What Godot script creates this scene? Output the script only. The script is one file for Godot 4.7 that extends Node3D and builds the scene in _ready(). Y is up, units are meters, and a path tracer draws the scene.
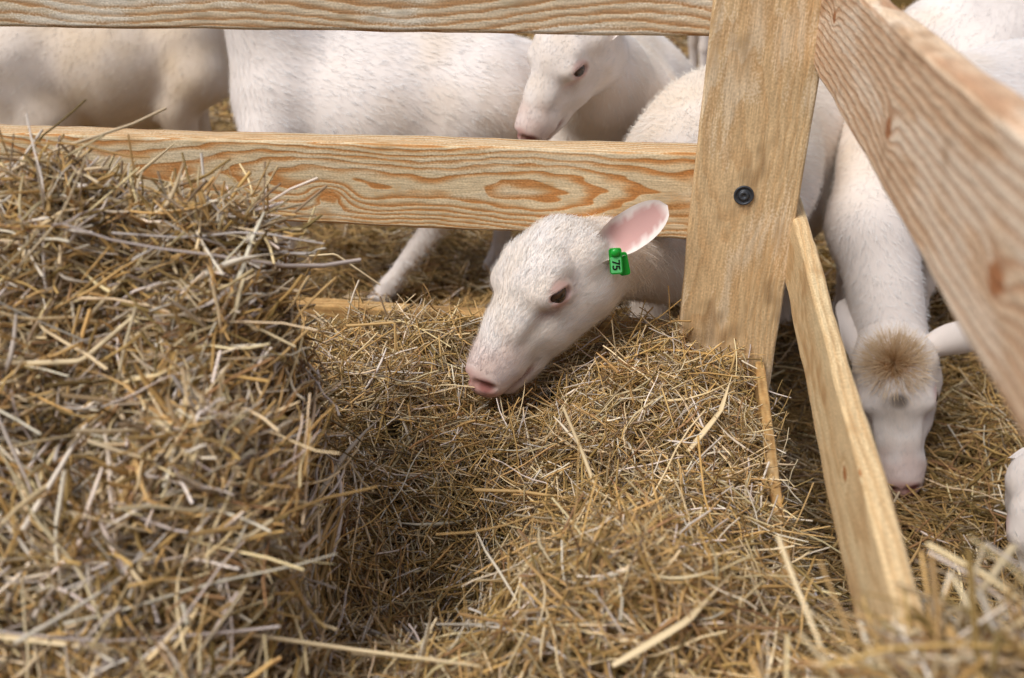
extends Node3D
# Goats eating hay at a timber pen fence. World: x right, y up, camera looks to -z. Metres.

const YAW := 0.18085                      # the pen fence is turned by this from the world axes
var W := Vector3(cos(YAW), 0, sin(YAW))   # along the far fence, to the right
var V := Vector3(-sin(YAW), 0, cos(YAW))  # along the side fence, towards the camera
var rng := RandomNumberGenerator.new()
var na := FastNoiseLite.new()
var nb := FastNoiseLite.new()
var nc := FastNoiseLite.new()
var straw_meshes: Array = []
var straw_mat: StandardMaterial3D
var coat_mat: StandardMaterial3D
var hair_mat: StandardMaterial3D
var eye_mat: StandardMaterial3D
var hair_mesh: ArrayMesh

func _ready() -> void:
	# ---- camera ----
	var cam := Camera3D.new()
	cam.name = "camera"
	var att := CameraAttributesPhysical.new()
	att.frustum_focal_length = 32.92
	att.exposure_aperture = 4.2
	att.frustum_focus_distance = 1.27
	att.frustum_near = 0.05
	att.frustum_far = 60.0
	cam.attributes = att
	add_child(cam)
	cam.fov = 40.055
	cam.position = Vector3(0, 1.15, 0)
	cam.rotation_degrees = Vector3(-27.348, 0, -1.0)
	cam.current = true
	# ---- sky, daylight, exposure ----
	var env := Environment.new()
	env.background_mode = Environment.BG_SKY
	env.tonemap_mode = Environment.TONE_MAPPER_LINEAR
	env.tonemap_exposure = 1.27
	env.sdfgi_enabled = true
	env.ssao_enabled = true
	env.ssil_enabled = true
	var sm := ProceduralSkyMaterial.new()
	sm.sky_top_color = Color(0.82, 0.85, 0.93)
	sm.sky_horizon_color = Color(0.87, 0.885, 0.93)
	sm.ground_horizon_color = Color(0.45, 0.42, 0.36)
	sm.ground_bottom_color = Color(0.35, 0.31, 0.25)
	sm.energy_multiplier = 0.47
	env.sky = Sky.new()
	env.sky.sky_material = sm
	var we := WorldEnvironment.new()
	we.name = "world_environment"
	we.environment = env
	add_child(we)
	var sun := DirectionalLight3D.new()
	sun.name = "soft_daylight"
	sun.light_energy = 0.92
	sun.light_color = Color(1.0, 0.98, 0.955)
	sun.light_angular_distance = 36.0
	sun.shadow_enabled = true
	sun.sky_mode = DirectionalLight3D.SKY_MODE_LIGHT_ONLY
	add_child(sun)
	sun.look_at_from_position(Vector3(-0.66, 1.15, 0.48), Vector3.ZERO, Vector3.UP)

	rng.seed = 7
	for q in [[na, 11, 1.0], [nb, 23, 1.0], [nc, 37, 1.0]]:
		q[0].seed = q[1]
		q[0].frequency = q[2]
		q[0].noise_type = FastNoiseLite.TYPE_SIMPLEX_SMOOTH
		q[0].fractal_type = FastNoiseLite.FRACTAL_NONE
	make_materials()
	make_straw_meshes()
	build_floor()
	build_fence()
	build_manger()
	print("structure ", Time.get_ticks_msec())
	build_goats()
	print("goats ", Time.get_ticks_msec())
	build_hay()
	print("hay ", Time.get_ticks_msec())
	build_stalks()

# ------------------------------------------------------------------ helpers
func tag(o: Node, label: String, category := "", group := "", kind := "") -> void:
	o.set_meta("label", label)
	if category: o.set_meta("category", category)
	if group: o.set_meta("group", group)
	if kind: o.set_meta("kind", kind)

func put(called: String, m: Mesh, mat: Material, parent: Node = self, xf := Transform3D()) -> MeshInstance3D:
	var o := MeshInstance3D.new()
	o.name = called
	o.mesh = m
	o.material_override = mat
	o.transform = xf
	parent.add_child(o, true)
	return o

func arr_mesh(v: PackedVector3Array, n: PackedVector3Array, i: PackedInt32Array, col = null, uv = null) -> ArrayMesh:
	var a := []
	a.resize(Mesh.ARRAY_MAX)
	a[Mesh.ARRAY_VERTEX] = v
	a[Mesh.ARRAY_NORMAL] = n
	a[Mesh.ARRAY_INDEX] = i
	if col != null: a[Mesh.ARRAY_COLOR] = col
	if uv != null: a[Mesh.ARRAY_TEX_UV] = uv
	var m := ArrayMesh.new()
	m.add_surface_from_arrays(Mesh.PRIMITIVE_TRIANGLES, a)
	return m

func fw(w: float, h: float, v: float) -> Vector3:
	return W * w + V * v + Vector3(0, h, 0)

func smooth_normals(v: PackedVector3Array, i: PackedInt32Array) -> PackedVector3Array:
	var n := PackedVector3Array()
	n.resize(v.size())
	for t in range(0, i.size(), 3):
		var c := (v[i[t + 2]] - v[i[t]]).cross(v[i[t + 1]] - v[i[t]])
		n[i[t]] += c
		n[i[t + 1]] += c
		n[i[t + 2]] += c
	for k in n.size():
		n[k] = n[k].normalized()
	return n

func make_materials() -> void:
	straw_mat = StandardMaterial3D.new()
	straw_mat.resource_name = "straw"
	straw_mat.vertex_color_use_as_albedo = true
	straw_mat.roughness = 0.62
	straw_mat.metallic_specular = 0.35
	straw_mat.backlight_enabled = true
	straw_mat.backlight = Color(0.16, 0.13, 0.08)
	coat_mat = StandardMaterial3D.new()
	coat_mat.resource_name = "goat_coat"
	coat_mat.vertex_color_use_as_albedo = true
	coat_mat.albedo_color = Color(0.97, 0.935, 0.91)
	coat_mat.roughness = 0.85
	coat_mat.metallic_specular = 0.25
	coat_mat.rim_enabled = true
	coat_mat.rim = 0.3
	coat_mat.rim_tint = 0.5
	hair_mat = StandardMaterial3D.new()
	hair_mat.resource_name = "goat_hair"
	hair_mat.vertex_color_use_as_albedo = true
	hair_mat.roughness = 0.6
	hair_mat.metallic_specular = 0.3
	hair_mat.backlight_enabled = true
	hair_mat.backlight = Color(0.5, 0.48, 0.46)
	eye_mat = StandardMaterial3D.new()
	eye_mat.resource_name = "goat_eye"
	eye_mat.vertex_color_use_as_albedo = true
	eye_mat.roughness = 0.08
	# a single hair: a thin tapered blade, length 1 along x, bending up
	var v := PackedVector3Array()
	var n := PackedVector3Array()
	var ix := PackedInt32Array()
	for k in 4:
		var t := k / 3.0
		var hw := 0.5 * (1.0 - t * 0.85)
		var y := 0.16 * sin(t * 2.2)
		v.append(Vector3(t, y, -hw)); v.append(Vector3(t, y, hw))
		n.append(Vector3.UP); n.append(Vector3.UP)
		if k > 0:
			var b := k * 2
			ix.append_array([b - 2, b, b - 1, b - 1, b, b + 1])
	hair_mesh = arr_mesh(v, n, ix)

# ------------------------------------------------------------------ straw
func make_straw_meshes() -> void:
	# unit-long stems along x (-0.5 .. 0.5); y/z scaled per copy to the stem's thickness
	for kind in 9:
		var pts := PackedVector3Array()
		var bend := [0.0, 0.015, 0.03, 0.07, 0.03, 0.06, 0.14, 0.01, 0.02][kind] as float
		var kink := [0.0, 0.0, 0.0, 0.0, 0.35, 0.0, 0.0, 0.0, -0.12][kind] as float
		var leaf: bool = kind == 5 or kind == 6
		var segs := 7
		for k in segs + 1:
			var t := k / float(segs)
			var y := bend * 4.0 * (t * (1.0 - t)) - bend
			if kink != 0.0 and t > 0.55:
				y += kink * (t - 0.55)
			var z := 0.02 * sin(t * 9.0 + kind) + (0.05 * sin(t * 4.0 + kind) if leaf else 0.0)
			pts.append(Vector3(t - 0.5, y, z))
		straw_meshes.append({"pts": pts, "leaf": leaf})

func straw_mesh(kind: int, half: float) -> ArrayMesh:
	# a stem of unit length, 4-sided with a diamond section; half = half thickness over length
	var s: Dictionary = straw_meshes[kind]
	var pts: PackedVector3Array = s.pts
	var v := PackedVector3Array()
	var ix := PackedInt32Array()
	var m := pts.size()
	for k in m:
		var t := k / float(m - 1)
		var taper := 1.0 - 0.35 * t
		var a := half * taper
		var b := half * taper * 0.75
		if s.leaf:
			a = half * 1.7 * sin(PI * clampf(0.12 + 0.86 * t, 0, 1)) + 0.0006
			b = half * 0.22
		var tw := (t * 2.5 if s.leaf else t * 0.6) + kind
		var d1 := Vector3(0, cos(tw), sin(tw)) * a
		var d2 := Vector3(0, -sin(tw), cos(tw)) * b
		v.append(pts[k] + d1); v.append(pts[k] + d2); v.append(pts[k] - d1); v.append(pts[k] - d2)
		if k > 0:
			var o := k * 4
			for j in 4:
				var j2 := (j + 1) % 4
				ix.append_array([o - 4 + j, o + j, o - 4 + j2, o - 4 + j2, o + j, o + j2])
	return arr_mesh(v, smooth_normals(v, ix), ix)

# hay colours (linear): gold, pale, olive, grey-brown, greyish white, rust
const HAY := [Color(0.55, 0.35, 0.135), Color(0.74, 0.585, 0.35), Color(0.25, 0.165, 0.055), Color(0.29, 0.205, 0.12), Color(0.78, 0.68, 0.56), Color(0.34, 0.19, 0.085)]

func straw_colour(weights: Array) -> Color:
	var r := rng.randf()
	var c: Color = HAY[0]
	for k in 6:
		r -= weights[k]
		if r <= 0.0:
			c = HAY[k]
			break
	var g := rng.randf_range(0.60, 1.30)
	return Color(c.r * g * rng.randf_range(0.95, 1.05), c.g * g, c.b * g * rng.randf_range(0.9, 1.1), 1.0)

# Height of the hay in the manger; x, z in world metres
func gauss(x: float, z: float, cx: float, cz: float, rx: float, rz: float) -> float:
	var a := (x - cx) / rx
	var b := (z - cz) / rz
	return exp(-(a * a + b * b))

func hay_low(x: float, z: float) -> float:
	# loose hay on the manger's bottom
	var d := -z
	var h := 0.475 + 0.016 * na.get_noise_2d(x * 9.0, z * 9.0) + 0.02 * nb.get_noise_2d(x * 3.5, z * 3.5)
	h += 0.125 * gauss(x, d, 0.09, 0.62, 0.15, 0.15)
	h -= 0.15 * gauss(x, d, -0.07, 0.80, 0.09, 0.13)
	h += 0.035 * gauss(x, d, -0.22, 1.10, 0.14, 0.10)
	h += 0.02 * gauss(x, d, 0.22, 1.05, 0.15, 0.15) - 0.045 * gauss(x, d, -0.02, 1.13, 0.09, 0.07) + 0.014 * nc.get_noise_2d(x * 21.0, z * 21.0)
	# gap along the side fence where the hay has sunk
	var p := Vector3(x, 0, z)
	var w := p.dot(W)
	var v := p.dot(V)
	if w > 0.10:
		var k := smoothstep(0.115, 0.150, w) * smoothstep(-0.84, -0.96, v)
		h = lerpf(h, 0.40, k)
	return h

func heap_top(x: float, z: float) -> float:
	# the heap of hay thrown in on the left
	var d := -z
	var top := 0.63 + (d - 0.5) * 0.64 + 0.030 * na.get_noise_2d(x * 5.0 + 3.0, z * 5.0) + 0.026 * nb.get_noise_2d(x * 11.0, z * 11.0) + 0.020 * nc.get_noise_2d(x * 22.0, z * 22.0)
	var edge := -0.148 - 0.085 * (d - 0.55) + 0.025 * nc.get_noise_1d(d * 6.0)
	var s := smoothstep(0.0, 0.095, edge - x) * smoothstep(0.0, 0.14, 0.985 + 0.02 * nc.get_noise_1d(x * 5.0) - d)
	return lerpf(0.36, top, s)

func hay_out(x: float, z: float) -> float:
	# bedding on the floor of the pen, deeper next to the manger
	var h := 0.03 + 0.022 * na.get_noise_2d(x * 3.0, z * 3.0) + 0.02 * nb.get_noise_2d(x * 7.0, z * 7.0)
	var w := Vector3(x, 0, z).dot(W)
	var v := Vector3(x, 0, z).dot(V)
	if w > 0.2 and v > -1.6:
		h += 0.03 * smoothstep(0.9, 0.25, w) * smoothstep(-1.6, -1.1, v)
		h += 0.38 * smoothstep(0.50, 0.22, w) * smoothstep(-0.75, -0.42, v)
	return h

func surf(which: int, x: float, z: float) -> float:
	if which == 0: return hay_low(x, z)
	if which == 1: return heap_top(x, z)
	if which == 3: return 0.40 + 0.375 * gauss(x, -z, 0.29, 0.33, 0.20, 0.145) + 0.02 * na.get_noise_2d(x * 8.0, z * 8.0)
	return hay_out(x, z)

func inside(which: int, x: float, z: float) -> bool:
	var p := Vector3(x, 0, z)
	var w := p.dot(W)
	var v := p.dot(V)
	if which == 0: return w < 0.155 and v > -1.30
	if which == 1: return heap_top(x, z) > 0.45
	if which == 3: return surf(3, x, z) > 0.47
	return v < -1.37 or w > 0.225

func grid_mesh(which: int, x0: float, x1: float, z0: float, z1: float, step: float, sink: float) -> ArrayMesh:
	var nx := int((x1 - x0) / step)
	var nz := int((z1 - z0) / step)
	var v := PackedVector3Array()
	var ix := PackedInt32Array()
	for j in nz + 1:
		for i in nx + 1:
			var x := x0 + i * step
			var z := z0 + j * step
			v.append(Vector3(x, surf(which, x, z) - sink, z))
	for j in nz:
		for i in nx:
			var a := j * (nx + 1) + i
			var cx := x0 + (i + 0.5) * step
			var cz := z0 + (j + 0.5) * step
			if not inside(which, cx, cz): continue
			ix.append_array([a, a + 1, a + nx + 1, a + 1, a + nx + 2, a + nx + 1])
	return arr_mesh(v, smooth_normals(v, ix), ix)

func scatter(parent: Node3D, which: int, count: int, x0: float, x1: float, z0: float, z1: float, lengths: Vector2, thick: Vector2, up: Vector2, weights: Array, lift: float, fall: float) -> void:
	var sets := []
	for k in straw_meshes.size(): sets.append([[], []])
	var made := 0
	var tries := 0
	while made < count and tries < count * 12:
		tries += 1
		var x := rng.randf_range(x0, x1)
		var z := rng.randf_range(z0, z1)
		if fall > 0.0:
			var d2 := x * x + z * z + 1.0
			if rng.randf() > minf(1.0, fall / d2): continue
		if not inside(which, x, z): continue
		var h := surf(which, x, z)
		var gx := (surf(which, x + 0.01, z) - surf(which, x - 0.01, z)) * 50.0
		var gz := (surf(which, x, z + 0.01) - surf(which, x, z - 0.01)) * 50.0
		var steep := sqrt(1.0 + gx * gx + gz * gz)
		if rng.randf() > steep / 3.0 + 0.2: continue
		if which == 1 and h < hay_low(x, z) - 0.05: continue
		if which == 0 and heap_top(x, z) > h + 0.05: continue
		var nrm := Vector3(-gx, 1.0, -gz).normalized()
		# straw lies along the surface, tilted a little; neighbours share a rough direction
		var ang := TAU * nc.get_noise_2d(x * 4.0, z * 4.0 + which * 9.0) * 1.2 + rng.randfn(0.0, 0.9)
		var t := Vector3(cos(ang), 0, sin(ang))
		t = (t - nrm * t.dot(nrm)).normalized()
		var kind := rng.randi_range(0, straw_meshes.size() - 1)
		var tilt := (0.35 if straw_meshes[kind].leaf else 1.0) * clampf(rng.randfn(0.0, lift), -0.75, 0.75)
		t = (t + nrm * tilt).normalized()
		var len := rng.randf_range(lengths.x, lengths.y) * (1.0 if rng.randf() < 0.9 else 1.35)
		var th := rng.randf_range(thick.x, thick.y)
		var b1 := t.cross(Vector3(rng.randf_range(-1, 1), rng.randf_range(-1, 1), rng.randf_range(-1, 1))).normalized()
		var b2 := t.cross(b1)
		var pos := Vector3(x, h, z) + nrm * rng.randf_range(up.x, up.y)
		if tilt > lift * 1.0: pos += nrm * len * 0.12
		var sc := len * 0.0 + 1.0
		# x carries the length, y/z carry thickness through the mesh's own ratio
		var bs := Basis(t * len, b1 * len * 0.8, b2 * len * 0.8)
		var ratio := th / len
		bs = Basis(t * len, b1 * (len * 0.55 + th * 60.0 * 0.45) * sc, b2 * (len * 0.55 + th * 60.0 * 0.45) * sc)
		ratio = ratio
		sets[kind][0].append(Transform3D(bs, pos))
		sets[kind][1].append(straw_colour(weights))
		made += 1
	for k in sets.size():
		var n: int = sets[k][0].size()
		if n == 0: continue
		var mm := MultiMesh.new()
		mm.transform_format = MultiMesh.TRANSFORM_3D
		mm.use_colors = true
		mm.mesh = straw_mesh(k, (thick.x + thick.y) * 0.25 / ((lengths.x + lengths.y) * 0.5))
		mm.instance_count = n
		for i in n:
			mm.set_instance_transform(i, sets[k][0][i])
			mm.set_instance_color(i, sets[k][1][i])
		var o := MultiMeshInstance3D.new()
		o.name = "dry_leaves" if straw_meshes[k].leaf else "straw_stems"
		o.multimesh = mm
		o.material_override = straw_mat
		o.set_meta("kind", "stuff")
		parent.add_child(o, true)

func ground_material(called: String, dark: Color, light: Color) -> StandardMaterial3D:
	var m := StandardMaterial3D.new()
	m.resource_name = called
	var t := NoiseTexture2D.new()
	t.width = 512
	t.height = 512
	t.seamless = true
	var n := FastNoiseLite.new()
	n.seed = 5
	n.noise_type = FastNoiseLite.TYPE_SIMPLEX_SMOOTH
	n.frequency = 0.06
	n.fractal_octaves = 4
	n.domain_warp_enabled = true
	n.domain_warp_amplitude = 30.0
	t.noise = n
	var g := Gradient.new()
	g.set_color(0, dark)
	g.set_color(1, light)
	t.color_ramp = g
	m.albedo_texture = t
	m.uv1_triplanar = true
	m.uv1_world_triplanar = true
	m.uv1_scale = Vector3(4, 4, 4)
	m.roughness = 0.95
	m.metallic_specular = 0.1
	return m

func build_floor() -> void:
	var gm := ground_material("trodden_bedding", Color(0.24, 0.18, 0.09), Color(0.46, 0.37, 0.20))
	var b := BoxMesh.new()
	b.size = Vector3(24, 0.2, 24)
	var f := put("floor", b, gm, self, Transform3D(Basis(), Vector3(0, -0.1, -6)))
	tag(f, "trodden earth floor of the goat pen under straw", "", "", "structure")

func build_hay() -> void:
	var gm := ground_material("packed_hay", Color(0.26, 0.18, 0.07), Color(0.48, 0.36, 0.18))
	var bed := Node3D.new()
	bed.name = "straw_bedding"
	add_child(bed)
	tag(bed, "trodden straw bedding covering the pen floor beneath the goats", "straw", "", "stuff")
	put("packed_straw", grid_mesh(2, -3.2, 3.6, -8.0, 0.2, 0.06, 0.012), gm, bed).set_meta("kind", "stuff")
	var mix_floor := [0.40, 0.12, 0.26, 0.12, 0.02, 0.08]
	scatter(bed, 2, 34000, -2.2, 3.0, -5.6, -0.3, Vector2(0.07, 0.20), Vector2(0.0024, 0.0042), Vector2(-0.006, 0.022), mix_floor, 0.14, 5.5)
	scatter(bed, 2, 9000, -3.0, 3.4, -7.5, -4.5, Vector2(0.10, 0.26), Vector2(0.0045, 0.0075), Vector2(-0.006, 0.022), mix_floor, 0.14, 0.0)
	scatter(bed, 2, 16000, 0.25, 1.5, -2.2, -0.3, Vector2(0.07, 0.18), Vector2(0.0020, 0.0034), Vector2(-0.006, 0.025), mix_floor, 0.18, 0.0)
	scatter(bed, 2, 9000, -1.0, 0.6, -3.2, -1.37, Vector2(0.07, 0.18), Vector2(0.0020, 0.0034), Vector2(-0.006, 0.025), mix_floor, 0.18, 0.0)
	var low := Node3D.new()
	low.name = "manger_hay"
	add_child(low)
	tag(low, "loose golden hay filling the manger around the feeding goat", "hay", "", "stuff")
	put("packed_hay", grid_mesh(0, -1.5, 0.6, -1.5, 0.3, 0.025, 0.085), gm, low).set_meta("kind", "stuff")
	var mix_low := [0.37, 0.21, 0.15, 0.12, 0.09, 0.06]
	scatter(low, 0, 34000, -0.75, 0.5, -1.42, 0.0, Vector2(0.05, 0.13), Vector2(0.0012, 0.0025), Vector2(-0.085, 0.004), mix_low, 0.22, 0.0)
	scatter(low, 0, 13000, -0.75, 0.5, -1.42, 0.0, Vector2(0.025, 0.075), Vector2(0.0007, 0.0014), Vector2(-0.03, 0.010), mix_low, 0.40, 0.0)
	scatter(low, 0, 11000, -0.75, 0.5, -1.42, 0.0, Vector2(0.04, 0.11), Vector2(0.0012, 0.0024), Vector2(-0.012, 0.016), mix_low, 0.38, 0.0)
	var heap := Node3D.new()
	heap.name = "hay_heap"
	add_child(heap)
	tag(heap, "tall heap of tangled pale hay piled on the left of the manger", "hay", "", "stuff")
	put("packed_hay", grid_mesh(1, -1.6, 0.1, -1.2, 0.2, 0.025, 0.09), gm, heap).set_meta("kind", "stuff")
	var near := Node3D.new()
	near.name = "loose_hay"
	add_child(near)
	tag(near, "loose pale hay spilling over the lower side board, bottom right", "hay", "", "stuff")
	put("packed_hay", grid_mesh(3, -0.2, 0.8, -0.75, 0.2, 0.025, 0.04), gm, near).set_meta("kind", "stuff")
	scatter(near, 3, 9000, -0.1, 0.7, -0.65, 0.1, Vector2(0.07, 0.18), Vector2(0.0016, 0.0032), Vector2(-0.045, 0.008), [0.36, 0.30, 0.10, 0.08, 0.12, 0.04], 0.25, 0.0)
	scatter(near, 3, 500, -0.1, 0.7, -0.65, 0.1, Vector2(0.12, 0.26), Vector2(0.0020, 0.0036), Vector2(0.0, 0.016), [0.3, 0.45, 0.0, 0.05, 0.2, 0.0], 0.3, 0.0)
	scatter(low, 0, 900, -0.75, 0.5, -1.42, 0.0, Vector2(0.08, 0.20), Vector2(0.0016, 0.0028), Vector2(0.0, 0.010), [0.3, 0.45, 0.0, 0.05, 0.2, 0.0], 0.28, 0.0)
	var mix_heap := [0.28, 0.25, 0.12, 0.13, 0.18, 0.04]
	scatter(heap, 1, 40000, -0.95, 0.0, -1.05, -0.15, Vector2(0.05, 0.13), Vector2(0.0016, 0.0030), Vector2(-0.095, 0.002), mix_heap, 0.25, 0.0)
	scatter(heap, 1, 24000, -0.95, 0.0, -1.05, -0.15, Vector2(0.025, 0.07), Vector2(0.0007, 0.0014), Vector2(-0.03, 0.010), mix_heap, 0.40, 0.0)
	scatter(heap, 1, 10000, -0.95, 0.0, -1.05, -0.15, Vector2(0.04, 0.11), Vector2(0.0014, 0.0030), Vector2(-0.012, 0.016), mix_heap, 0.42, 0.0)
	scatter(heap, 1, 1100, -0.95, 0.0, -1.05, -0.15, Vector2(0.10, 0.22), Vector2(0.0022, 0.0038), Vector2(0.0, 0.010), [0.25, 0.40, 0.0, 0.05, 0.3, 0.0], 0.28, 0.0)

# ------------------------------------------------------------------ timber
# w: dictionary of a board's look. Colours come from growth rings cut through a solid block.
func wood_images(len: float, hgt: float, thk: float, w: Dictionary) -> Array:
	var iw: int = w.px
	var ih: int = w.py
	var im := Image.create_empty(iw, ih, false, Image.FORMAT_RGB8)
	var hm := Image.create_empty(iw, ih, false, Image.FORMAT_L8)
	var per := 2.0 * (hgt + thk)
	var early: Color = w.early
	var late: Color = w.late
	var worn: Color = w.worn
	var dirt: Color = w.dirt
	var sd: float = w.seed * 13.7
	var knots: Array = w.get("knots", [])
	var ring: float = w.ring
	var wobble: float = w.wobble
	for yy in ih:
		var s := (yy + 0.5) / ih * per
		var y := 0.0
		var z := 0.0
		if s < hgt: y = hgt * 0.5 - s; z = thk * 0.5                      # front, from top to bottom
		elif s < hgt + thk: y = -hgt * 0.5; z = thk * 0.5 - (s - hgt)     # underside
		elif s < 2.0 * hgt + thk: y = -hgt * 0.5 + (s - hgt - thk); z = -thk * 0.5
		else: y = hgt * 0.5; z = -thk * 0.5 + (s - 2.0 * hgt - thk)       # top
		for xx in iw:
			var x := (xx + 0.5) / iw * len - len * 0.5
			var wy: float = y - w.pith.x + wobble * na.get_noise_2d(x * 1.7 + sd, y * 3.0)
			var wz: float = z - w.pith.y + wobble * 0.9 * nb.get_noise_2d(x * 2.3 + sd, 4.0 + y * 4.0)
			var r := sqrt(wy * wy + wz * wz) + 0.0011 * nc.get_noise_2d(x * 16.0 + sd, y * 60.0)
			var kn := 0.0
			for k in knots:
				var dx: float = (x - k.x) * 0.62
				var dy: float = y - k.y
				var q: float = (dx * dx + dy * dy) / (k.z * k.z)
				if q < 9.0 and s < hgt:
					r += k.z * 0.8 * exp(-q)
					kn = maxf(kn, smoothstep(0.34, 0.12, q + 0.06 * nc.get_noise_2d(x * 90.0, y * 90.0)))
			var ph := r / ring
			var f := ph - floorf(ph)
			var lt := smoothstep(0.30, 0.86, f) * (1.0 - smoothstep(0.93, 1.0, f))
			var fib := nb.get_noise_2d(x * 22.0 + sd, (y + z * 1.3) * 620.0)
			var fuzz := nc.get_noise_2d(x * 210.0 + sd, (y - z) * 330.0)
			var patch := na.get_noise_2d(x * 3.3 - sd, (y + z) * 15.0) + 0.5 * nc.get_noise_2d(x * 11.0 + sd, (y - z) * 46.0) + 0.35 * fuzz
			var wear := smoothstep(w.worn_at, w.worn_at + 0.35, patch)
			var soil := smoothstep(w.dirt_at, w.dirt_at + 0.5, nb.get_noise_2d(x * 5.0 + sd * 2.0, (y + z) * 11.0) + 0.4 * nc.get_noise_2d(x * 24.0, (y + z) * 40.0) + 0.25 * fuzz)
			var c := early.lerp(late, lt * float(w.contrast))
			c = c.lerp(worn, wear * float(w.get("wear", 0.7)) * (1.0 - 0.5 * lt))
			c = c.lerp(dirt, soil * float(w.get("soil", 0.4)))
			c = c.lerp(w.get("knot_colour", Color(0.55, 0.34, 0.2)), kn * 0.8)
			var g := 1.0 + 0.10 * fib + 0.09 * fuzz
			im.set_pixel(xx, yy, Color(c.r * g, c.g * g, c.b * g))
			hm.set_pixel(xx, yy, Color.from_hsv(0, 0, clampf(0.35 + 0.4 * lt * float(w.contrast) + 0.16 * fib + 0.14 * fuzz, 0, 1)))
	return [im, hm]

func wood_material(called: String, len: float, hgt: float, thk: float, w: Dictionary) -> StandardMaterial3D:
	var im := wood_images(len, hgt, thk, w)
	var m := StandardMaterial3D.new()
	m.resource_name = called
	m.albedo_texture = ImageTexture.create_from_image(im[0])
	m.heightmap_enabled = true
	m.heightmap_texture = ImageTexture.create_from_image(im[1])
	m.heightmap_scale = w.get("relief", 0.09)
	m.roughness = 0.78
	m.metallic_specular = 0.3
	return m

# board along x, height along y, thickness along z; eased edges, slightly uneven; uv = (length, round the section)
func board_mesh(len: float, hgt: float, thk: float, ease: float, uneven: float, wane: float, sd: float) -> ArrayMesh:
	var sec := []       # [y, z, perimeter position]
	var corners := [[1, 1], [-1, 1], [-1, -1], [1, -1]]
	var starts := [0.0, hgt, hgt + thk, 2.0 * hgt + thk]
	var per := 2.0 * (hgt + thk)
	for c in 4:
		var cy: float = corners[c][0] * (hgt * 0.5 - ease)
		var cz: float = corners[c][1] * (thk * 0.5 - ease)
		for k in 5:
			var t := k / 4.0
			var a := PI * 0.5 * t
			var from := Vector2(1, 0) if c == 0 else Vector2(0, 1) if c == 1 else Vector2(-1, 0) if c == 2 else Vector2(0, -1)
			var to := Vector2(0, 1) if c == 0 else Vector2(-1, 0) if c == 1 else Vector2(0, -1) if c == 2 else Vector2(1, 0)
			var d := from * cos(a) + to * sin(a)
			var s: float = starts[c] + (t - 0.5) * 2.0 * ease
			sec.append([cy + d.x * ease, cz + d.y * ease, s])
		# points between corners
		var nxt: Array = corners[(c + 1) % 4]
		var ey: float = nxt[0] * (hgt * 0.5 - ease)
		var ez: float = nxt[1] * (thk * 0.5 - ease)
		var p0: Array = sec[sec.size() - 1]
		var tgt := Vector2(ey, p0[1]) if c % 2 == 0 else Vector2(p0[0], ez)
		var s1: float = starts[(c + 1) % 4] - ease + (per if c == 3 else 0.0)
		for k in [0.33, 0.67]:
			sec.append([lerpf(p0[0], tgt.x, k), lerpf(p0[1], tgt.y, k), lerpf(p0[2], s1, k)])
	sec.append([sec[0][0], sec[0][1], sec[0][2] + per])
	var n := sec.size()
	var rows := int(len / 0.03) + 1
	var v := PackedVector3Array()
	var uv := PackedVector2Array()
	var ix := PackedInt32Array()
	for r in rows + 1:
		var x := (r / float(rows) - 0.5) * len
		for k in n:
			var y: float = sec[k][0]
			var z: float = sec[k][1]
			var e := uneven * (na.get_noise_2d(x * 4.0 + sd, y * 9.0 + z * 20.0) + 0.5 * nb.get_noise_2d(x * 14.0 + sd, y * 14.0))
			var ty := y / (hgt * 0.5)
			var tz := z / (thk * 0.5)
			y += ty * e
			z += tz * e * 0.6
			if wane > 0.0 and ty > 0.6:
				y -= wane * (0.5 + 0.5 * nb.get_noise_1d(x * 5.0 + sd) + 0.35 * absf(nc.get_noise_1d(x * 17.0 + sd))) * (ty - 0.6) * 2.5
			v.append(Vector3(x, y, z))
			uv.append(Vector2(x / len + 0.5, sec[k][2] / per))
	for r in rows:
		for k in n - 1:
			var a := r * n + k
			ix.append_array([a, a + 1, a + n, a + 1, a + n + 1, a + n])
	var nr := smooth_normals(v, ix)
	for r in rows + 1:     # same normal on both sides of the seam
		var s := (nr[r * n] + nr[r * n + n - 1]).normalized()
		nr[r * n] = s
		nr[r * n + n - 1] = s
	for e in 2:            # ends
		var row := 0 if e == 0 else rows
		var base := v.size()
		var nn := Vector3(-1 if e == 0 else 1, 0, 0)
		for k in n - 1:
			v.append(v[row * n + k]); uv.append(uv[row * n + k] + Vector2(0.004 if e == 0 else -0.004, 0)); nr.append(nn)
		v.append(Vector3(v[row * n].x, 0, 0)); uv.append(Vector2(0.02 if e == 0 else 0.98, 0.2)); nr.append(nn)
		var mid := v.size() - 1
		for k in n - 1:
			var a := base + k
			var b := base + (k + 1) % (n - 1)
			if e == 0: ix.append_array([mid, b, a])
			else: ix.append_array([mid, a, b])
	return arr_mesh(v, nr, ix, null, uv)

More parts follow.
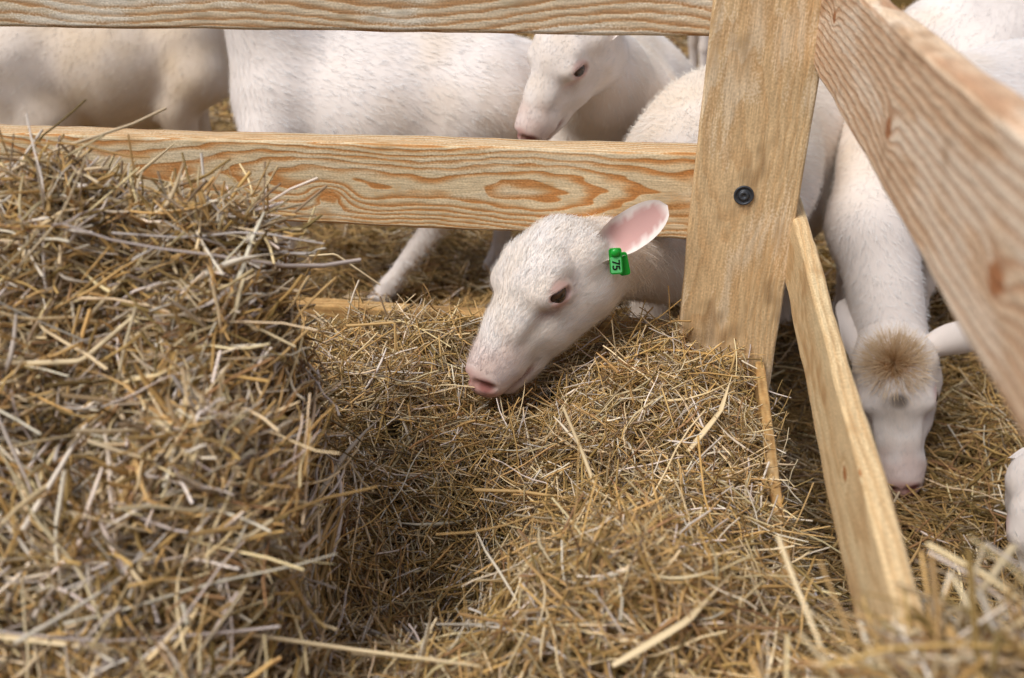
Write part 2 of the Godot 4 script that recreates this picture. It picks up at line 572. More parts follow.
func build_fence() -> void:
	var f := Node3D.new()
	f.name = "pen_fence"
	add_child(f)
	f.position = fw(0.095, 0, -1.275)
	tag(f, "pale timber corner fence with bolted post and horizontal rails", "fence")
	var inv := f.transform.affine_inverse()
	var far_b := Basis(W, Vector3.UP, V)
	var side_b := Basis(V, Vector3.UP, -W)
	var post_b := Basis(Vector3.UP, -W, V)
	var tan_e := Color(0.80, 0.69, 0.55)
	# corner post
	var pm := wood_material("post_wood", 1.4, 0.142, 0.05, {"px": 1280, "py": 256, "seed": 1.0, "early": Color(0.83, 0.71, 0.54), "late": Color(0.76, 0.61, 0.43), "worn": Color(0.87, 0.80, 0.70), "dirt": Color(0.46, 0.35, 0.23), "pith": Vector2(0.03, -0.16), "ring": 0.0042, "wobble": 0.010, "contrast": 0.55, "worn_at": 0.15, "dirt_at": 0.42, "soil": 0.35, "wear": 0.55, "relief": 0.08})
	var post := put("post", board_mesh(1.4, 0.142, 0.05, 0.004, 0.0016, 0.0, 3.0), pm, f, inv * Transform3D(post_b.rotated(V, -0.027), fw(0.098, 0.70, -1.275)))
	post.set_meta("label", "wide upright corner post with one dark bolt")
	build_bolt(post, Transform3D(post_b, fw(0.0955, 0.738, -1.2485)))
	# far fence: two rails and the manger's board are separate
	var up_m := wood_material("upper_rail_wood", 1.9, 0.125, 0.05, {"px": 1600, "py": 224, "seed": 2.0, "early": Color(0.82, 0.75, 0.64), "late": Color(0.66, 0.48, 0.31), "worn": Color(0.86, 0.83, 0.77), "dirt": Color(0.50, 0.44, 0.32), "pith": Vector2(0.015, -0.055), "ring": 0.0068, "wobble": 0.013, "contrast": 0.85, "worn_at": 0.05, "dirt_at": 0.38, "knots": [Vector3(0.735, 0.03, 0.018), Vector3(-0.55, 0.03, 0.015)]})
	put("rail", board_mesh(1.9, 0.125, 0.05, 0.007, 0.0016, 0.0, 7.0), up_m, f, inv * Transform3D(far_b, fw(-0.80, 0.9985, -1.326))).set_meta("label", "upper rail of the far fence")
	var lo_m := wood_material("lower_rail_wood", 1.9, 0.13, 0.05, {"px": 2000, "py": 288, "seed": 3.6, "early": Color(0.82, 0.74, 0.60), "late": Color(0.72, 0.50, 0.29), "worn": Color(0.84, 0.78, 0.67), "dirt": Color(0.64, 0.47, 0.28), "pith": Vector2(0.012, -0.052), "ring": 0.0052, "wobble": 0.014, "contrast": 1.0, "worn_at": 0.12, "dirt_at": 0.5, "wear": 0.55, "knot_colour": Color(0.72, 0.48, 0.26), "knots": [Vector3(-0.26, -0.012, 0.026), Vector3(0.28, -0.02, 0.022)]})
	put("rail", board_mesh(1.9, 0.13, 0.05, 0.006, 0.0018, 0.0, 19.0), lo_m, f, inv * Transform3D(far_b.rotated(V, 0.004), fw(-0.80, 0.711, -1.326))).set_meta("label", "lower rail of the far fence")
	# side fence
	var ru_m := wood_material("side_upper_wood", 2.0, 0.118, 0.026, {"px": 1800, "py": 288, "seed": 5.2, "early": Color(0.85, 0.74, 0.62), "late": Color(0.67, 0.49, 0.36), "wear": 0.5, "worn": Color(0.93, 0.88, 0.81), "dirt": Color(0.52, 0.38, 0.26), "pith": Vector2(-0.16, -0.03), "ring": 0.0088, "wobble": 0.007, "contrast": 0.65, "worn_at": -0.02, "dirt_at": 0.5, "relief": 0.14, "knot_colour": Color(0.60, 0.37, 0.22), "knots": [Vector3(-0.835, 0.018, 0.013), Vector3(-0.47, -0.012, 0.017), Vector3(-0.17, -0.012, 0.017)]})
	put("rail", board_mesh(2.0, 0.121, 0.026, 0.007, 0.0016, 0.0, 29.0), ru_m, f, inv * Transform3D(side_b, fw(0.178, 0.9675, -0.30))).set_meta("label", "upper rail of the side fence")
	var rl_m := wood_material("side_lower_wood", 1.5, 0.100, 0.020, {"px": 1400, "py": 256, "seed": 6.9, "early": Color(0.83, 0.72, 0.55), "late": Color(0.73, 0.58, 0.40), "worn": Color(0.86, 0.78, 0.62), "dirt": Color(0.62, 0.44, 0.26), "pith": Vector2(0.01, -0.12), "ring": 0.0085, "wobble": 0.012, "contrast": 0.55, "worn_at": 0.2, "dirt_at": 0.45, "wear": 0.5, "relief": 0.05, "knot_colour": Color(0.60, 0.36, 0.18), "knots": [Vector3(-0.105, 0.012, 0.012), Vector3(-0.06, 0.05, 0.007)]})
	put("rail", board_mesh(1.5, 0.100, 0.020, 0.005, 0.0018, 0.006, 41.0), rl_m, f, inv * Transform3D(side_b.rotated(W, 0.008), fw(0.174, 0.656, -0.60))).set_meta("label", "lower board of the side fence with uneven bark edge")

func build_bolt(post: Node3D, xf: Transform3D) -> void:
	var st := StandardMaterial3D.new()
	st.resource_name = "dark_steel"
	st.albedo_color = Color(0.30, 0.31, 0.33)
	st.metallic = 0.55
	st.roughness = 0.45
	var b := lathe([Vector2(0.0134, 0.0), Vector2(0.0136, 0.0026), Vector2(0.0130, 0.0034), Vector2(0.0112, 0.0034), Vector2(0.0104, 0.0014), Vector2(0.0072, 0.0014), Vector2(0.0068, 0.0046), Vector2(0.0058, 0.0056), Vector2(0.0034, 0.0056), Vector2(0.0030, 0.0042), Vector2(0.0, 0.0042)], 24)
	# lathe axis is y: turn it to the post's front
	var inv := post.transform.affine_inverse()
	var parent_inv := (post.get_parent() as Node3D).transform.affine_inverse()
	var o := put("bolt", b, st, post, inv * parent_inv * Transform3D(Basis(W, V, -Vector3.UP), xf.origin))
	o.set_meta("label", "dark steel bolt head")

func lathe(prof: Array, seg: int) -> ArrayMesh:
	var v := PackedVector3Array()
	var ix := PackedInt32Array()
	for k in prof.size():
		for s in seg:
			var a := TAU * s / seg
			v.append(Vector3(prof[k].x * cos(a), prof[k].y, prof[k].x * sin(a)))
	for k in prof.size() - 1:
		for s in seg:
			var s2 := (s + 1) % seg
			var a := k * seg + s
			var b := k * seg + s2
			ix.append_array([a, b, a + seg, b, b + seg, a + seg])
	return arr_mesh(v, smooth_normals(v, ix), ix)

func build_manger() -> void:
	var m := Node3D.new()
	m.name = "manger"
	add_child(m)
	m.position = fw(-0.4, 0, -0.8)
	tag(m, "low wooden manger whose board edges show in the hay", "manger")
	var inv := m.transform.affine_inverse()
	var look := {"px": 900, "py": 128, "seed": 8.1, "early": Color(0.74, 0.60, 0.40), "late": Color(0.62, 0.45, 0.26), "worn": Color(0.78, 0.68, 0.52), "dirt": Color(0.45, 0.33, 0.19), "pith": Vector2(0.02, -0.08), "ring": 0.007, "wobble": 0.01, "contrast": 0.6, "worn_at": 0.2, "dirt_at": 0.3}
	var mat := wood_material("manger_wood", 1.8, 0.20, 0.03, look)
	put("back_board", board_mesh(1.7, 0.20, 0.03, 0.003, 0.001, 0.0, 3.3), mat, m, inv * Transform3D(Basis(W, Vector3.UP, V), fw(-0.80, 0.40, -1.325)))
	put("side_board", board_mesh(1.25, 0.20, 0.013, 0.003, 0.001, 0.0, 5.3), mat, m, inv * Transform3D(Basis(V, Vector3.UP, -W), fw(0.143, 0.385, -0.62)))
	put("bottom_board", board_mesh(1.6, 1.10, 0.03, 0.003, 0.001, 0.0, 6.3), mat, m, inv * Transform3D(Basis(W, -V, Vector3.UP), fw(-0.73, 0.285, -0.72)))
	for q in [[-0.9, -1.2], [0.0, -1.2], [-0.9, -0.3], [0.0, -0.3]]:
		put("leg", board_mesh(0.27, 0.08, 0.06, 0.004, 0.001, 0.0, 9.3), mat, m, inv * Transform3D(Basis(Vector3.UP, -W, V), fw(q[0], 0.135, q[1])))

# ------------------------------------------------------------------ goats: a distance field, meshed as surface nets
class Field:
	var o: Vector3
	var c: float
	var nx: int
	var ny: int
	var nz: int
	var d: PackedFloat32Array
	func _init(lo: Vector3, hi: Vector3, cell: float) -> void:
		o = lo
		c = cell
		nx = int((hi.x - lo.x) / cell) + 2
		ny = int((hi.y - lo.y) / cell) + 2
		nz = int((hi.z - lo.z) / cell) + 2
		d = PackedFloat32Array()
		d.resize(nx * ny * nz)
		d.fill(1.0)
	func bone(a: Vector3, b: Vector3, ra: float, rb: float, k: float, sq := 1.0, ax := Vector3(0, 0, 1), cut := false) -> void:
		var r := maxf(ra, rb) + k + 2.0 * c
		var lo := (Vector3(minf(a.x, b.x), minf(a.y, b.y), minf(a.z, b.z)) - Vector3(r, r, r) - o) / c
		var hi := (Vector3(maxf(a.x, b.x), maxf(a.y, b.y), maxf(a.z, b.z)) + Vector3(r, r, r) - o) / c
		var x0 := maxi(0, int(lo.x))
		var y0 := maxi(0, int(lo.y))
		var z0 := maxi(0, int(lo.z))
		var x1 := mini(nx - 1, int(hi.x) + 1)
		var y1 := mini(ny - 1, int(hi.y) + 1)
		var z1 := mini(nz - 1, int(hi.z) + 1)
		var ab := b - a
		if sq != 1.0: ab += ax * (ab.dot(ax) * (sq - 1.0))
		var l2 := maxf(ab.length_squared(), 1e-9)
		var ik := 1.0 / k
		var k4 := k * 0.25
		for z in range(z0, z1 + 1):
			for y in range(y0, y1 + 1):
				var i := (z * ny + y) * nx + x0
				for x in range(x0, x1 + 1):
					var q := o + Vector3(x, y, z) * c - a
					if sq != 1.0: q += ax * (q.dot(ax) * (sq - 1.0))
					var t := clampf(q.dot(ab) / l2, 0.0, 1.0)
					var e := (q - ab * t).length() - ra - (rb - ra) * t
					var f := d[i]
					if cut:
						e = -e
						var h := maxf(k - absf(e - f), 0.0) * ik
						d[i] = maxf(e, f) + h * h * k4
					else:
						var h := maxf(k - absf(e - f), 0.0) * ik
						d[i] = minf(e, f) - h * h * k4
					i += 1
	func mesh() -> Array:
		var v := PackedVector3Array()
		var ix := PackedInt32Array()
		var id := PackedInt32Array()
		id.resize(d.size())
		id.fill(-1)
		var sy := nx
		var sz := nx * ny
		for z in nz - 1:
			for y in ny - 1:
				var i := (z * ny + y) * nx
				for x in nx - 1:
					var a := d[i]
					if a > 0.0 and a > 3.0 * c:
						i += 1
						continue
					var b := d[i + 1]
					var e := d[i + sy]
					var f := d[i + sy + 1]
					var g := d[i + sz]
					var h := d[i + sz + 1]
					var j := d[i + sz + sy]
					var k := d[i + sz + sy + 1]
					var m := int(a < 0.0) + int(b < 0.0) + int(e < 0.0) + int(f < 0.0) + int(g < 0.0) + int(h < 0.0) + int(j < 0.0) + int(k < 0.0)
					if m != 0 and m != 8:
						var s := Vector3.ZERO
						var n := 0
						if (a < 0.0) != (b < 0.0): s += Vector3(a / (a - b), 0, 0); n += 1
						if (e < 0.0) != (f < 0.0): s += Vector3(e / (e - f), 1, 0); n += 1
						if (g < 0.0) != (h < 0.0): s += Vector3(g / (g - h), 0, 1); n += 1
						if (j < 0.0) != (k < 0.0): s += Vector3(j / (j - k), 1, 1); n += 1
						if (a < 0.0) != (e < 0.0): s += Vector3(0, a / (a - e), 0); n += 1
						if (b < 0.0) != (f < 0.0): s += Vector3(1, b / (b - f), 0); n += 1
						if (g < 0.0) != (j < 0.0): s += Vector3(0, g / (g - j), 1); n += 1
						if (h < 0.0) != (k < 0.0): s += Vector3(1, h / (h - k), 1); n += 1
						if (a < 0.0) != (g < 0.0): s += Vector3(0, 0, a / (a - g)); n += 1
						if (b < 0.0) != (h < 0.0): s += Vector3(1, 0, b / (b - h)); n += 1
						if (e < 0.0) != (j < 0.0): s += Vector3(0, 1, e / (e - j)); n += 1
						if (f < 0.0) != (k < 0.0): s += Vector3(1, 1, f / (f - k)); n += 1
						id[i] = v.size()
						v.append(o + (Vector3(x, y, z) + s / n) * c)
					i += 1
		for z in range(1, nz - 1):
			for y in range(1, ny - 1):
				var i := (z * ny + y) * nx + 1
				for x in range(1, nx - 1):
					if id[i] >= 0:
						var neg := d[i] < 0.0
						if neg != (d[i + 1] < 0.0): quad(ix, id[i], id[i - sy], id[i - sy - sz], id[i - sz], neg)
						if neg != (d[i + sy] < 0.0): quad(ix, id[i], id[i - sz], id[i - sz - 1], id[i - 1], neg)
						if neg != (d[i + sz] < 0.0): quad(ix, id[i], id[i - 1], id[i - 1 - sy], id[i - sy], neg)
					i += 1
		return [v, ix]
	func quad(ix: PackedInt32Array, a: int, b: int, e: int, f: int, flip: bool) -> void:
		if a < 0 or b < 0 or e < 0 or f < 0: return
		if flip: ix.append_array([a, e, b, a, f, e])
		else: ix.append_array([a, b, e, a, e, f])

const WHITE := Color(0.84, 0.825, 0.815)
const CREAM := Color(0.72, 0.62, 0.48)
const PINK := Color(0.56, 0.32, 0.29)

func body_colour(p: Vector3, g: Dictionary) -> Color:
	var n := na.get_noise_3d(p.x * 3.0 + g.seed, p.y * 3.0, p.z * 3.0) + 0.45 * nb.get_noise_3d(p.x * 10.0 + g.seed, p.y * 10.0, p.z * 10.0)
	var c: Color = WHITE.lerp(CREAM, clampf(g.cream + 0.45 * n, 0.0, 1.0))
	if g.has("mark"):     # faint green stock-marker smear on the back
		var q: Vector3 = p - g.mark
		c = c.lerp(Color(0.50, 0.70, 0.62), 0.5 * smoothstep(0.075, 0.02, q.length()) * smoothstep(-0.1, 0.35, nc.get_noise_2d(p.x * 60.0, p.z * 9.0)))
	return c

func head_colour(p: Vector3, g: Dictionary) -> Color:
	var n := nb.get_noise_3d(p.x * 25.0 + g.seed, p.y * 25.0, p.z * 25.0)
	var c: Color = WHITE.lerp(CREAM, clampf(g.cream * 0.4 + 0.22 * n, 0.0, 1.0))
	# pink skin of the nose pad, lips and lids
	var nose := smoothstep(0.195, 0.222, p.x + 0.006 * n - 0.25 * absf(p.z))
	nose = maxf(nose, 0.35 * smoothstep(0.15, 0.2, p.x + 0.02 * n))
	c = c.lerp(PINK, nose * 0.9)
	for s in [-1.0, 1.0]:
		var e := (p - Vector3(0.074, 0.018, s * 0.056)).length()
		c = c.lerp(Color(0.55, 0.30, 0.28), smoothstep(0.024, 0.016, e) * 0.6)
		var tear := Vector2(p.x - 0.095, p.y - 0.004)
		if p.z * s > 0.02: c = c.lerp(PINK, smoothstep(0.016, 0.004, Vector2(tear.x * 0.55, tear.y).length()) * 0.45)
		c = c.lerp(Color(0.33, 0.15, 0.14), smoothstep(0.010, 0.005, (p - Vector3(0.220, -0.018, s * 0.019)).length() * 0.65))
	# the mouth line
	var mouth := Vector2(p.x - 0.19, p.y + 0.056 - (0.19 - p.x) * 0.09)
	c = c.lerp(Color(0.32, 0.16, 0.14), smoothstep(0.0075, 0.003, absf(mouth.y)) * smoothstep(0.145, 0.165, p.x) * 0.8)
	if g.has("tuft"):
		c = c.lerp(Color(0.34, 0.20, 0.09), smoothstep(0.040, 0.022, (p - Vector3(0.030, 0.055, 0.0)).length() + 0.006 * n))
	if g.get("spot", false):
		c = c.lerp(Color(0.10, 0.09, 0.085), smoothstep(0.021, 0.010, (p - Vector3(0.092, 0.046, -0.006)).length() + 0.004 * n))
		c = c.lerp(Color(0.45, 0.40, 0.35), 0.6 * smoothstep(0.042, 0.012, (p - Vector3(0.112, 0.035, 0.0)).length() + 0.010 * n))
	return c

func ear_mesh(len: float, wid: float, v: PackedVector3Array, n: PackedVector3Array, ix: PackedInt32Array, col: PackedColorArray, flow: PackedVector3Array, xf: Transform3D) -> void:
	# leaf-shaped cupped ear: along +x, hollow side +y, width along z
	var nl := 22
	var nw := 10
	for side in 2:
		var base := v.size()
		var loc := PackedVector3Array()
		for i in nl + 1:
			var t := i / float(nl)
			var prof := lerpf(0.62, 1.0, smoothstep(0.0, 0.42, t)) if t < 0.5 else sqrt(maxf(0.0, 1.0 - pow((t - 0.5) / 0.5, 2.2)))
			var roll := lerpf(1.9, 0.75, smoothstep(0.0, 0.65, t))
			for j in nw + 1:
				var s := j / float(nw) * 2.0 - 1.0
				var a := s * roll
				var hw := wid * 0.5 * maxf(prof, 0.02)
				var z := hw * sin(a) / maxf(sin(minf(roll, 1.4)), 0.4)
				var y := hw * (1.0 - cos(a)) * 0.9 - 0.012 * sin(t * PI)
				var p := Vector3(t * len, y, z)
				if side == 1: p += Vector3(0, -0.0035, 0) * (1.0 - absf(s) * 0.6)
				loc.append(p)
		for i in nl + 1:
			for j in nw + 1:
				v.append(xf * loc[i * (nw + 1) + j])
				var t := i / float(nl)
				var s := absf(j / float(nw) * 2.0 - 1.0)
				var c := WHITE
				if side == 0: c = WHITE.lerp(Color(0.56, 0.33, 0.32), smoothstep(0.86, 0.45, s + 0.16 * nc.get_noise_2d(t * 9.0, j * 0.8)) * smoothstep(0.1, 0.3, t) * smoothstep(1.0, 0.86, t) * 0.9)
				col.append(c)
				flow.append(xf.basis.x.normalized())
				n.append(Vector3.ZERO)
		var tri := PackedInt32Array()
		for i in nl:
			for j in nw:
				var a := base + i * (nw + 1) + j
				if side == 0: tri.append_array([a, a + nw + 1, a + 1, a + 1, a + nw + 1, a + nw + 2])
				else: tri.append_array([a, a + 1, a + nw + 1, a + 1, a + nw + 2, a + nw + 1])
		for q in range(0, tri.size(), 3):
			var c := (v[tri[q + 2]] - v[tri[q]]).cross(v[tri[q + 1]] - v[tri[q]])
			for k in 3: n[tri[q + k]] += c
		for q in range(base, v.size()): n[q] = n[q].normalized()
		ix.append_array(tri)

# g: at, heading (x, z), size, head {at, fwd, up, size}, ... all in world metres
func goat(g: Dictionary) -> Node3D:
	var root := Node3D.new()
	root.name = "goat"
	add_child(root, true)
	var hd: Vector2 = g.heading.normalized()
	root.position = Vector3(g.at.x, g.get("floor", 0.03), g.at.y)
	root.rotation.y = atan2(-hd.y, hd.x)
	tag(root, g.label, "goat", "white goats at the hay manger")
	var inv := root.transform.affine_inverse()
	var sz: float = g.size
	var hx := Transform3D()
	var hf: Vector3 = (inv.basis * g.fwd).normalized()
	var hu: Vector3 = inv.basis * g.up
	hu = (hu - hf * hu.dot(hf)).normalized()
	var hs: float = g.get("head_size", 1.1)
	hx.basis = Basis(hf, hu, hf.cross(hu)).scaled(Vector3.ONE * hs)
	hx.basis = Basis(hf * hs, hu * hs, hf.cross(hu) * hs)
	hx.origin = inv * g.head
	var neck0 := Vector3(0.24, 0.58, 0) * sz
	var neck2 := hx * Vector3(0.0, -0.032, 0)
	var neck1: Vector3 = (neck0 + neck2) * 0.5 + (inv.basis * g.get("neck_bow", Vector3.ZERO))
	var legs: Array = g.get("legs", [0.0, 0.0, 0.0, 0.0])   # swing of fore left, fore right, hind left, hind right
	# --- body
	var f := Field.new(Vector3(-0.56 * sz, -0.02, -0.27 * sz).min(neck2 - Vector3.ONE * 0.14), Vector3(0.46 * sz, 0.82 * sz, 0.27 * sz).max(neck2 + Vector3.ONE * 0.14), g.get("cell", 0.014))
	var fat: float = g.get("fat", 1.0)
	f.bone(Vector3(0.19, 0.535, 0) * sz, Vector3(0.0, 0.495, 0) * sz, 0.150 * sz, 0.180 * sz * fat, 0.06, 1.12 / fat)
	f.bone(Vector3(0.0, 0.495, 0) * sz, Vector3(-0.20, 0.525, 0) * sz, 0.180 * sz * fat, 0.158 * sz, 0.06, 1.02 / fat)
	f.bone(Vector3(-0.20, 0.545, 0) * sz, Vector3(-0.33, 0.585, 0) * sz, 0.145 * sz, 0.095 * sz, 0.06, 1.0)
	f.bone(Vector3(0.18, 0.655, 0) * sz, Vector3(-0.26, 0.655, 0) * sz, 0.058 * sz, 0.060 * sz, 0.06)
	f.bone(Vector3(0.25, 0.47, 0) * sz, Vector3(0.12, 0.40, 0) * sz, 0.10 * sz, 0.09 * sz, 0.06)
	f.bone(Vector3(-0.30, 0.62, 0.05) * sz, Vector3(-0.30, 0.62, -0.05) * sz, 0.06 * sz, 0.06 * sz, 0.05)
	f.bone(Vector3(-0.385, 0.645, 0) * sz, Vector3(-0.425, 0.56, 0) * sz, 0.026 * sz, 0.016 * sz, 0.03)
	f.bone(Vector3(-0.17, 0.36, 0) * sz, Vector3(-0.23, 0.34, 0) * sz, 0.075 * sz, 0.085 * sz, 0.04)
	for s in 2:
		var zs := -1.0 if s == 0 else 1.0
		var sw: float = legs[s]
		f.bone(Vector3(0.22, 0.56, zs * 0.075) * sz, Vector3(0.245, 0.47, zs * 0.105) * sz, 0.085 * sz, 0.075 * sz, 0.05)
		f.bone(Vector3(0.245, 0.47, zs * 0.105) * sz, Vector3(0.165 + sw * 0.2, 0.375, zs * 0.105) * sz, 0.075 * sz, 0.055 * sz, 0.045)
		f.bone(Vector3(0.165 + sw * 0.2, 0.375, zs * 0.105) * sz, Vector3(0.185 + sw * 0.6, 0.215, zs * 0.10) * sz, 0.053 * sz, 0.031 * sz, 0.035)
		f.bone(Vector3(0.185 + sw * 0.6, 0.215, zs * 0.10) * sz, Vector3(0.178 + sw * 0.95, 0.07, zs * 0.10) * sz, 0.031 * sz, 0.021 * sz, 0.02)
		f.bone(Vector3(0.178 + sw * 0.95, 0.07, zs * 0.10) * sz, Vector3(0.205 + sw, 0.018, zs * 0.10) * sz, 0.023 * sz, 0.028 * sz, 0.02)
		sw = legs[2 + s]
		f.bone(Vector3(-0.25, 0.53, zs * 0.085) * sz, Vector3(-0.185 + sw * 0.2, 0.375, zs * 0.115) * sz, 0.115 * sz, 0.072 * sz, 0.05)
		f.bone(Vector3(-0.185 + sw * 0.2, 0.375, zs * 0.115) * sz, Vector3(-0.345 + sw * 0.6, 0.245, zs * 0.10) * sz, 0.070 * sz, 0.034 * sz, 0.045)
		f.bone(Vector3(-0.28, 0.52, zs * 0.085) * sz, Vector3(-0.33 + sw * 0.5, 0.30, zs * 0.10) * sz, 0.09 * sz, 0.035 * sz, 0.05)
		f.bone(Vector3(-0.345 + sw * 0.6, 0.245, zs * 0.10) * sz, Vector3(-0.325 + sw * 0.95, 0.07, zs * 0.10) * sz, 0.033 * sz, 0.021 * sz, 0.02)
		f.bone(Vector3(-0.325 + sw * 0.95, 0.07, zs * 0.10) * sz, Vector3(-0.30 + sw, 0.018, zs * 0.10) * sz, 0.023 * sz, 0.028 * sz, 0.02)
	var nr0: float = g.get("neck_r", 0.115) * sz
	f.bone(neck0, neck1, nr0, 0.084 * sz, 0.06)
	f.bone(neck0 + Vector3(-0.04, 0.05, 0) * sz, neck1, 0.10 * sz, 0.075 * sz, 0.06)
	f.bone(neck1, neck2, 0.084 * sz, 0.058 * hs, 0.05)
	var bm := f.mesh()
	var v: PackedVector3Array = bm[0]
	var ix: PackedInt32Array = bm[1]
	var n := smooth_normals(v, ix)
	var col := PackedColorArray()
	var flow := PackedVector3Array()
	for p in v:
		col.append(body_colour(p, g))
		flow.append(Vector3(-0.8, -0.55, 0.0) if p.x < 0.3 else Vector3(-0.5, -0.8, 0))
	# --- head, on a grid of its own
	var hm := head_field(inv, hx, neck1, sz, hs, g.get("head_cell", 0.006))
	var off := v.size()
	var hv: PackedVector3Array = hm[0]
	var hn := smooth_normals(hv, hm[1])
	var xi: Array = []
	for i in hv.size():
		v.append(hx * hv[i])
		n.append((hx.basis * hn[i]).normalized())
		col.append(head_colour(hv[i], g))
		flow.append(-hf + hu * 0.25)
	for i in hm[1]: ix.append(off + i)
	var skin_end := ix.size()
	# --- ears
	for s in 2:
		var zs := -1.0 if s == 0 else 1.0
		var e: Array = g.get("ears", [Vector3(-0.35, 0.25, 1.0), Vector3(0.6, 0.35, 0.0)])
		if g.has("ear_left") and s == 0: e = g.ear_left
		if g.has("ear_right") and s == 1: e = g.ear_right
		var d := Vector3(e[0].x, e[0].y, e[0].z * zs).normalized()
		var up := Vector3(e[1].x, e[1].y, e[1].z * zs)
		up = (up - d * up.dot(d)).normalized()
		var ex := Transform3D(Basis(d, up, d.cross(up)), Vector3(-0.010, 0.002, zs * 0.048))
		ear_mesh(g.get("ear_len", 0.125), g.get("ear_wid", 0.058), v, n, ix, col, flow, hx * ex)
		if g.get("tag", false) and s == 0:
			ear_tag(root, hx * ex)
	put("body", arr_mesh(v, n, ix, col), coat_mat, root)
	# --- eyes
	for s in [-1.0, 1.0]:
		var em := eye_mesh(0.0168)
		put("eye", em, eye_mat, root, hx * Transform3D(Basis(Vector3(0.25, 0.15, s).normalized().cross(Vector3.UP).normalized(), Vector3.UP, Vector3(0.25, 0.15, s).normalized()).orthonormalized(), Vector3(0.0745, 0.0172, s * 0.0472))).set_meta("label", "dark eye")
	coat(root, v, n, ix, col, flow, g, skin_end, off, hx * Vector3(0.0745, 0.017, -0.062), hx * Vector3(0.0745, 0.017, 0.062))
	if g.has("tuft"): tuft(root, hx, g.tuft)
	return root

func head_field(_inv: Transform3D, hx: Transform3D, neck1: Vector3, sz: float, hs: float, cell: float) -> Array:
	# in the head's frame: x to the nose, y up from the forehead, z to the goat's right
	var f := Field.new(Vector3(-0.13, -0.15, -0.10), Vector3(0.25, 0.11, 0.10), cell / hs)
	f.bone(Vector3(0.022, -0.004, 0), Vector3(0.064, 0.004, 0), 0.056, 0.053, 0.03, 1.05)
	f.bone(Vector3(0.055, 0.006, 0), Vector3(0.135, -0.010, 0), 0.049, 0.038, 0.03, 1.08)
	f.bone(Vector3(0.135, -0.010, 0), Vector3(0.194, -0.022, 0), 0.038, 0.031, 0.02, 1.0)
	f.bone(Vector3(0.18, -0.028, 0), Vector3(0.205, -0.031, 0), 0.033, 0.026, 0.015, 0.85)
	f.bone(Vector3(0.022, -0.062, 0), Vector3(0.15, -0.060, 0), 0.046, 0.026, 0.03, 1.0)
	f.bone(Vector3(0.145, -0.062, 0), Vector3(0.188, -0.063, 0), 0.025, 0.018, 0.012, 0.9)
	f.bone(Vector3(0.005, 0.028, 0), Vector3(0.03, 0.036, 0), 0.026, 0.024, 0.03, 0.8)
	for s in [-1.0, 1.0]:
		f.bone(Vector3(0.035, -0.040, s * 0.022), Vector3(0.09, -0.042, s * 0.020), 0.046, 0.032, 0.03)
		f.bone(Vector3(0.054, 0.034, s * 0.040), Vector3(0.088, 0.026, s * 0.042), 0.016, 0.012, 0.022)
		f.bone(Vector3(0.0, 0.012, s * 0.044), Vector3(0.008, 0.012, s * 0.048), 0.020, 0.018, 0.02)
		f.bone(Vector3(0.067, 0.013, s * 0.0490), Vector3(0.081, 0.021, s * 0.0480), 0.0155, 0.0155, 0.012)
		f.bone(Vector3(0.0655, 0.0125, s * 0.0625), Vector3(0.0845, 0.0220, s * 0.0605), 0.0080, 0.0064, 0.004, 1.0, Vector3(1, 0, 0), true)
		f.bone(Vector3(0.226, -0.012, s * 0.010), Vector3(0.217, -0.024, s * 0.027), 0.0065, 0.0045, 0.006, 1.0, Vector3(0, 0, 1), true)
		f.bone(Vector3(0.216, -0.0575, s * 0.012), Vector3(0.150, -0.052, s * 0.038), 0.0062, 0.0058, 0.005, 1.0, Vector3(0, 0, 1), true)
		f.bone(Vector3(0.105, 0.0, s * 0.050), Vector3(0.15, -0.008, s * 0.044), 0.006, 0.005, 0.018, 1.0, Vector3(0, 0, 1), true)
	var hi := hx.affine_inverse()
	f.bone(Vector3(0.0, -0.032, 0), hi * neck1, 0.056, 0.084 * sz / hs, 0.04)
	return f.mesh()

func eye_mesh(r: float) -> ArrayMesh:
	# looks along +z: dark slit pupil, brown iris
	var v := PackedVector3Array()
	var n := PackedVector3Array()
	var ix := PackedInt32Array()
	var col := PackedColorArray()
	for i in 13:
		var a := PI * i / 12.0
		for j in 24:
			var b := TAU * j / 24.0
			var p := Vector3(sin(a) * cos(b), sin(a) * sin(b), cos(a))
			v.append(p * r); n.append(p)
			var c := Color(0.055, 0.028, 0.016)
			if absf(p.y) < 0.17 and absf(p.x) < 0.42: c = Color(0.008, 0.008, 0.01)
			elif a > 1.05: c = Color(0.03, 0.018, 0.014)
			col.append(c)
	for i in 12:
		for j in 24:
			var a := i * 24 + j
			var b := i * 24 + (j + 1) % 24
			ix.append_array([a, b, a + 24, b, b + 24, a + 24])
	return arr_mesh(v, n, ix, col)

func hair_set(parent: Node3D, xs: Array, cs: Array) -> void:
	var mm := MultiMesh.new()
	mm.transform_format = MultiMesh.TRANSFORM_3D
	mm.use_colors = true
	mm.mesh = hair_mesh
	mm.instance_count = xs.size()
	for i in xs.size():
		mm.set_instance_transform(i, xs[i])
		mm.set_instance_color(i, cs[i])
	var o := MultiMeshInstance3D.new()
	o.name = "coat_hair"
	o.multimesh = mm
	o.material_override = hair_mat
	o.set_meta("kind", "stuff")
	parent.add_child(o, true)

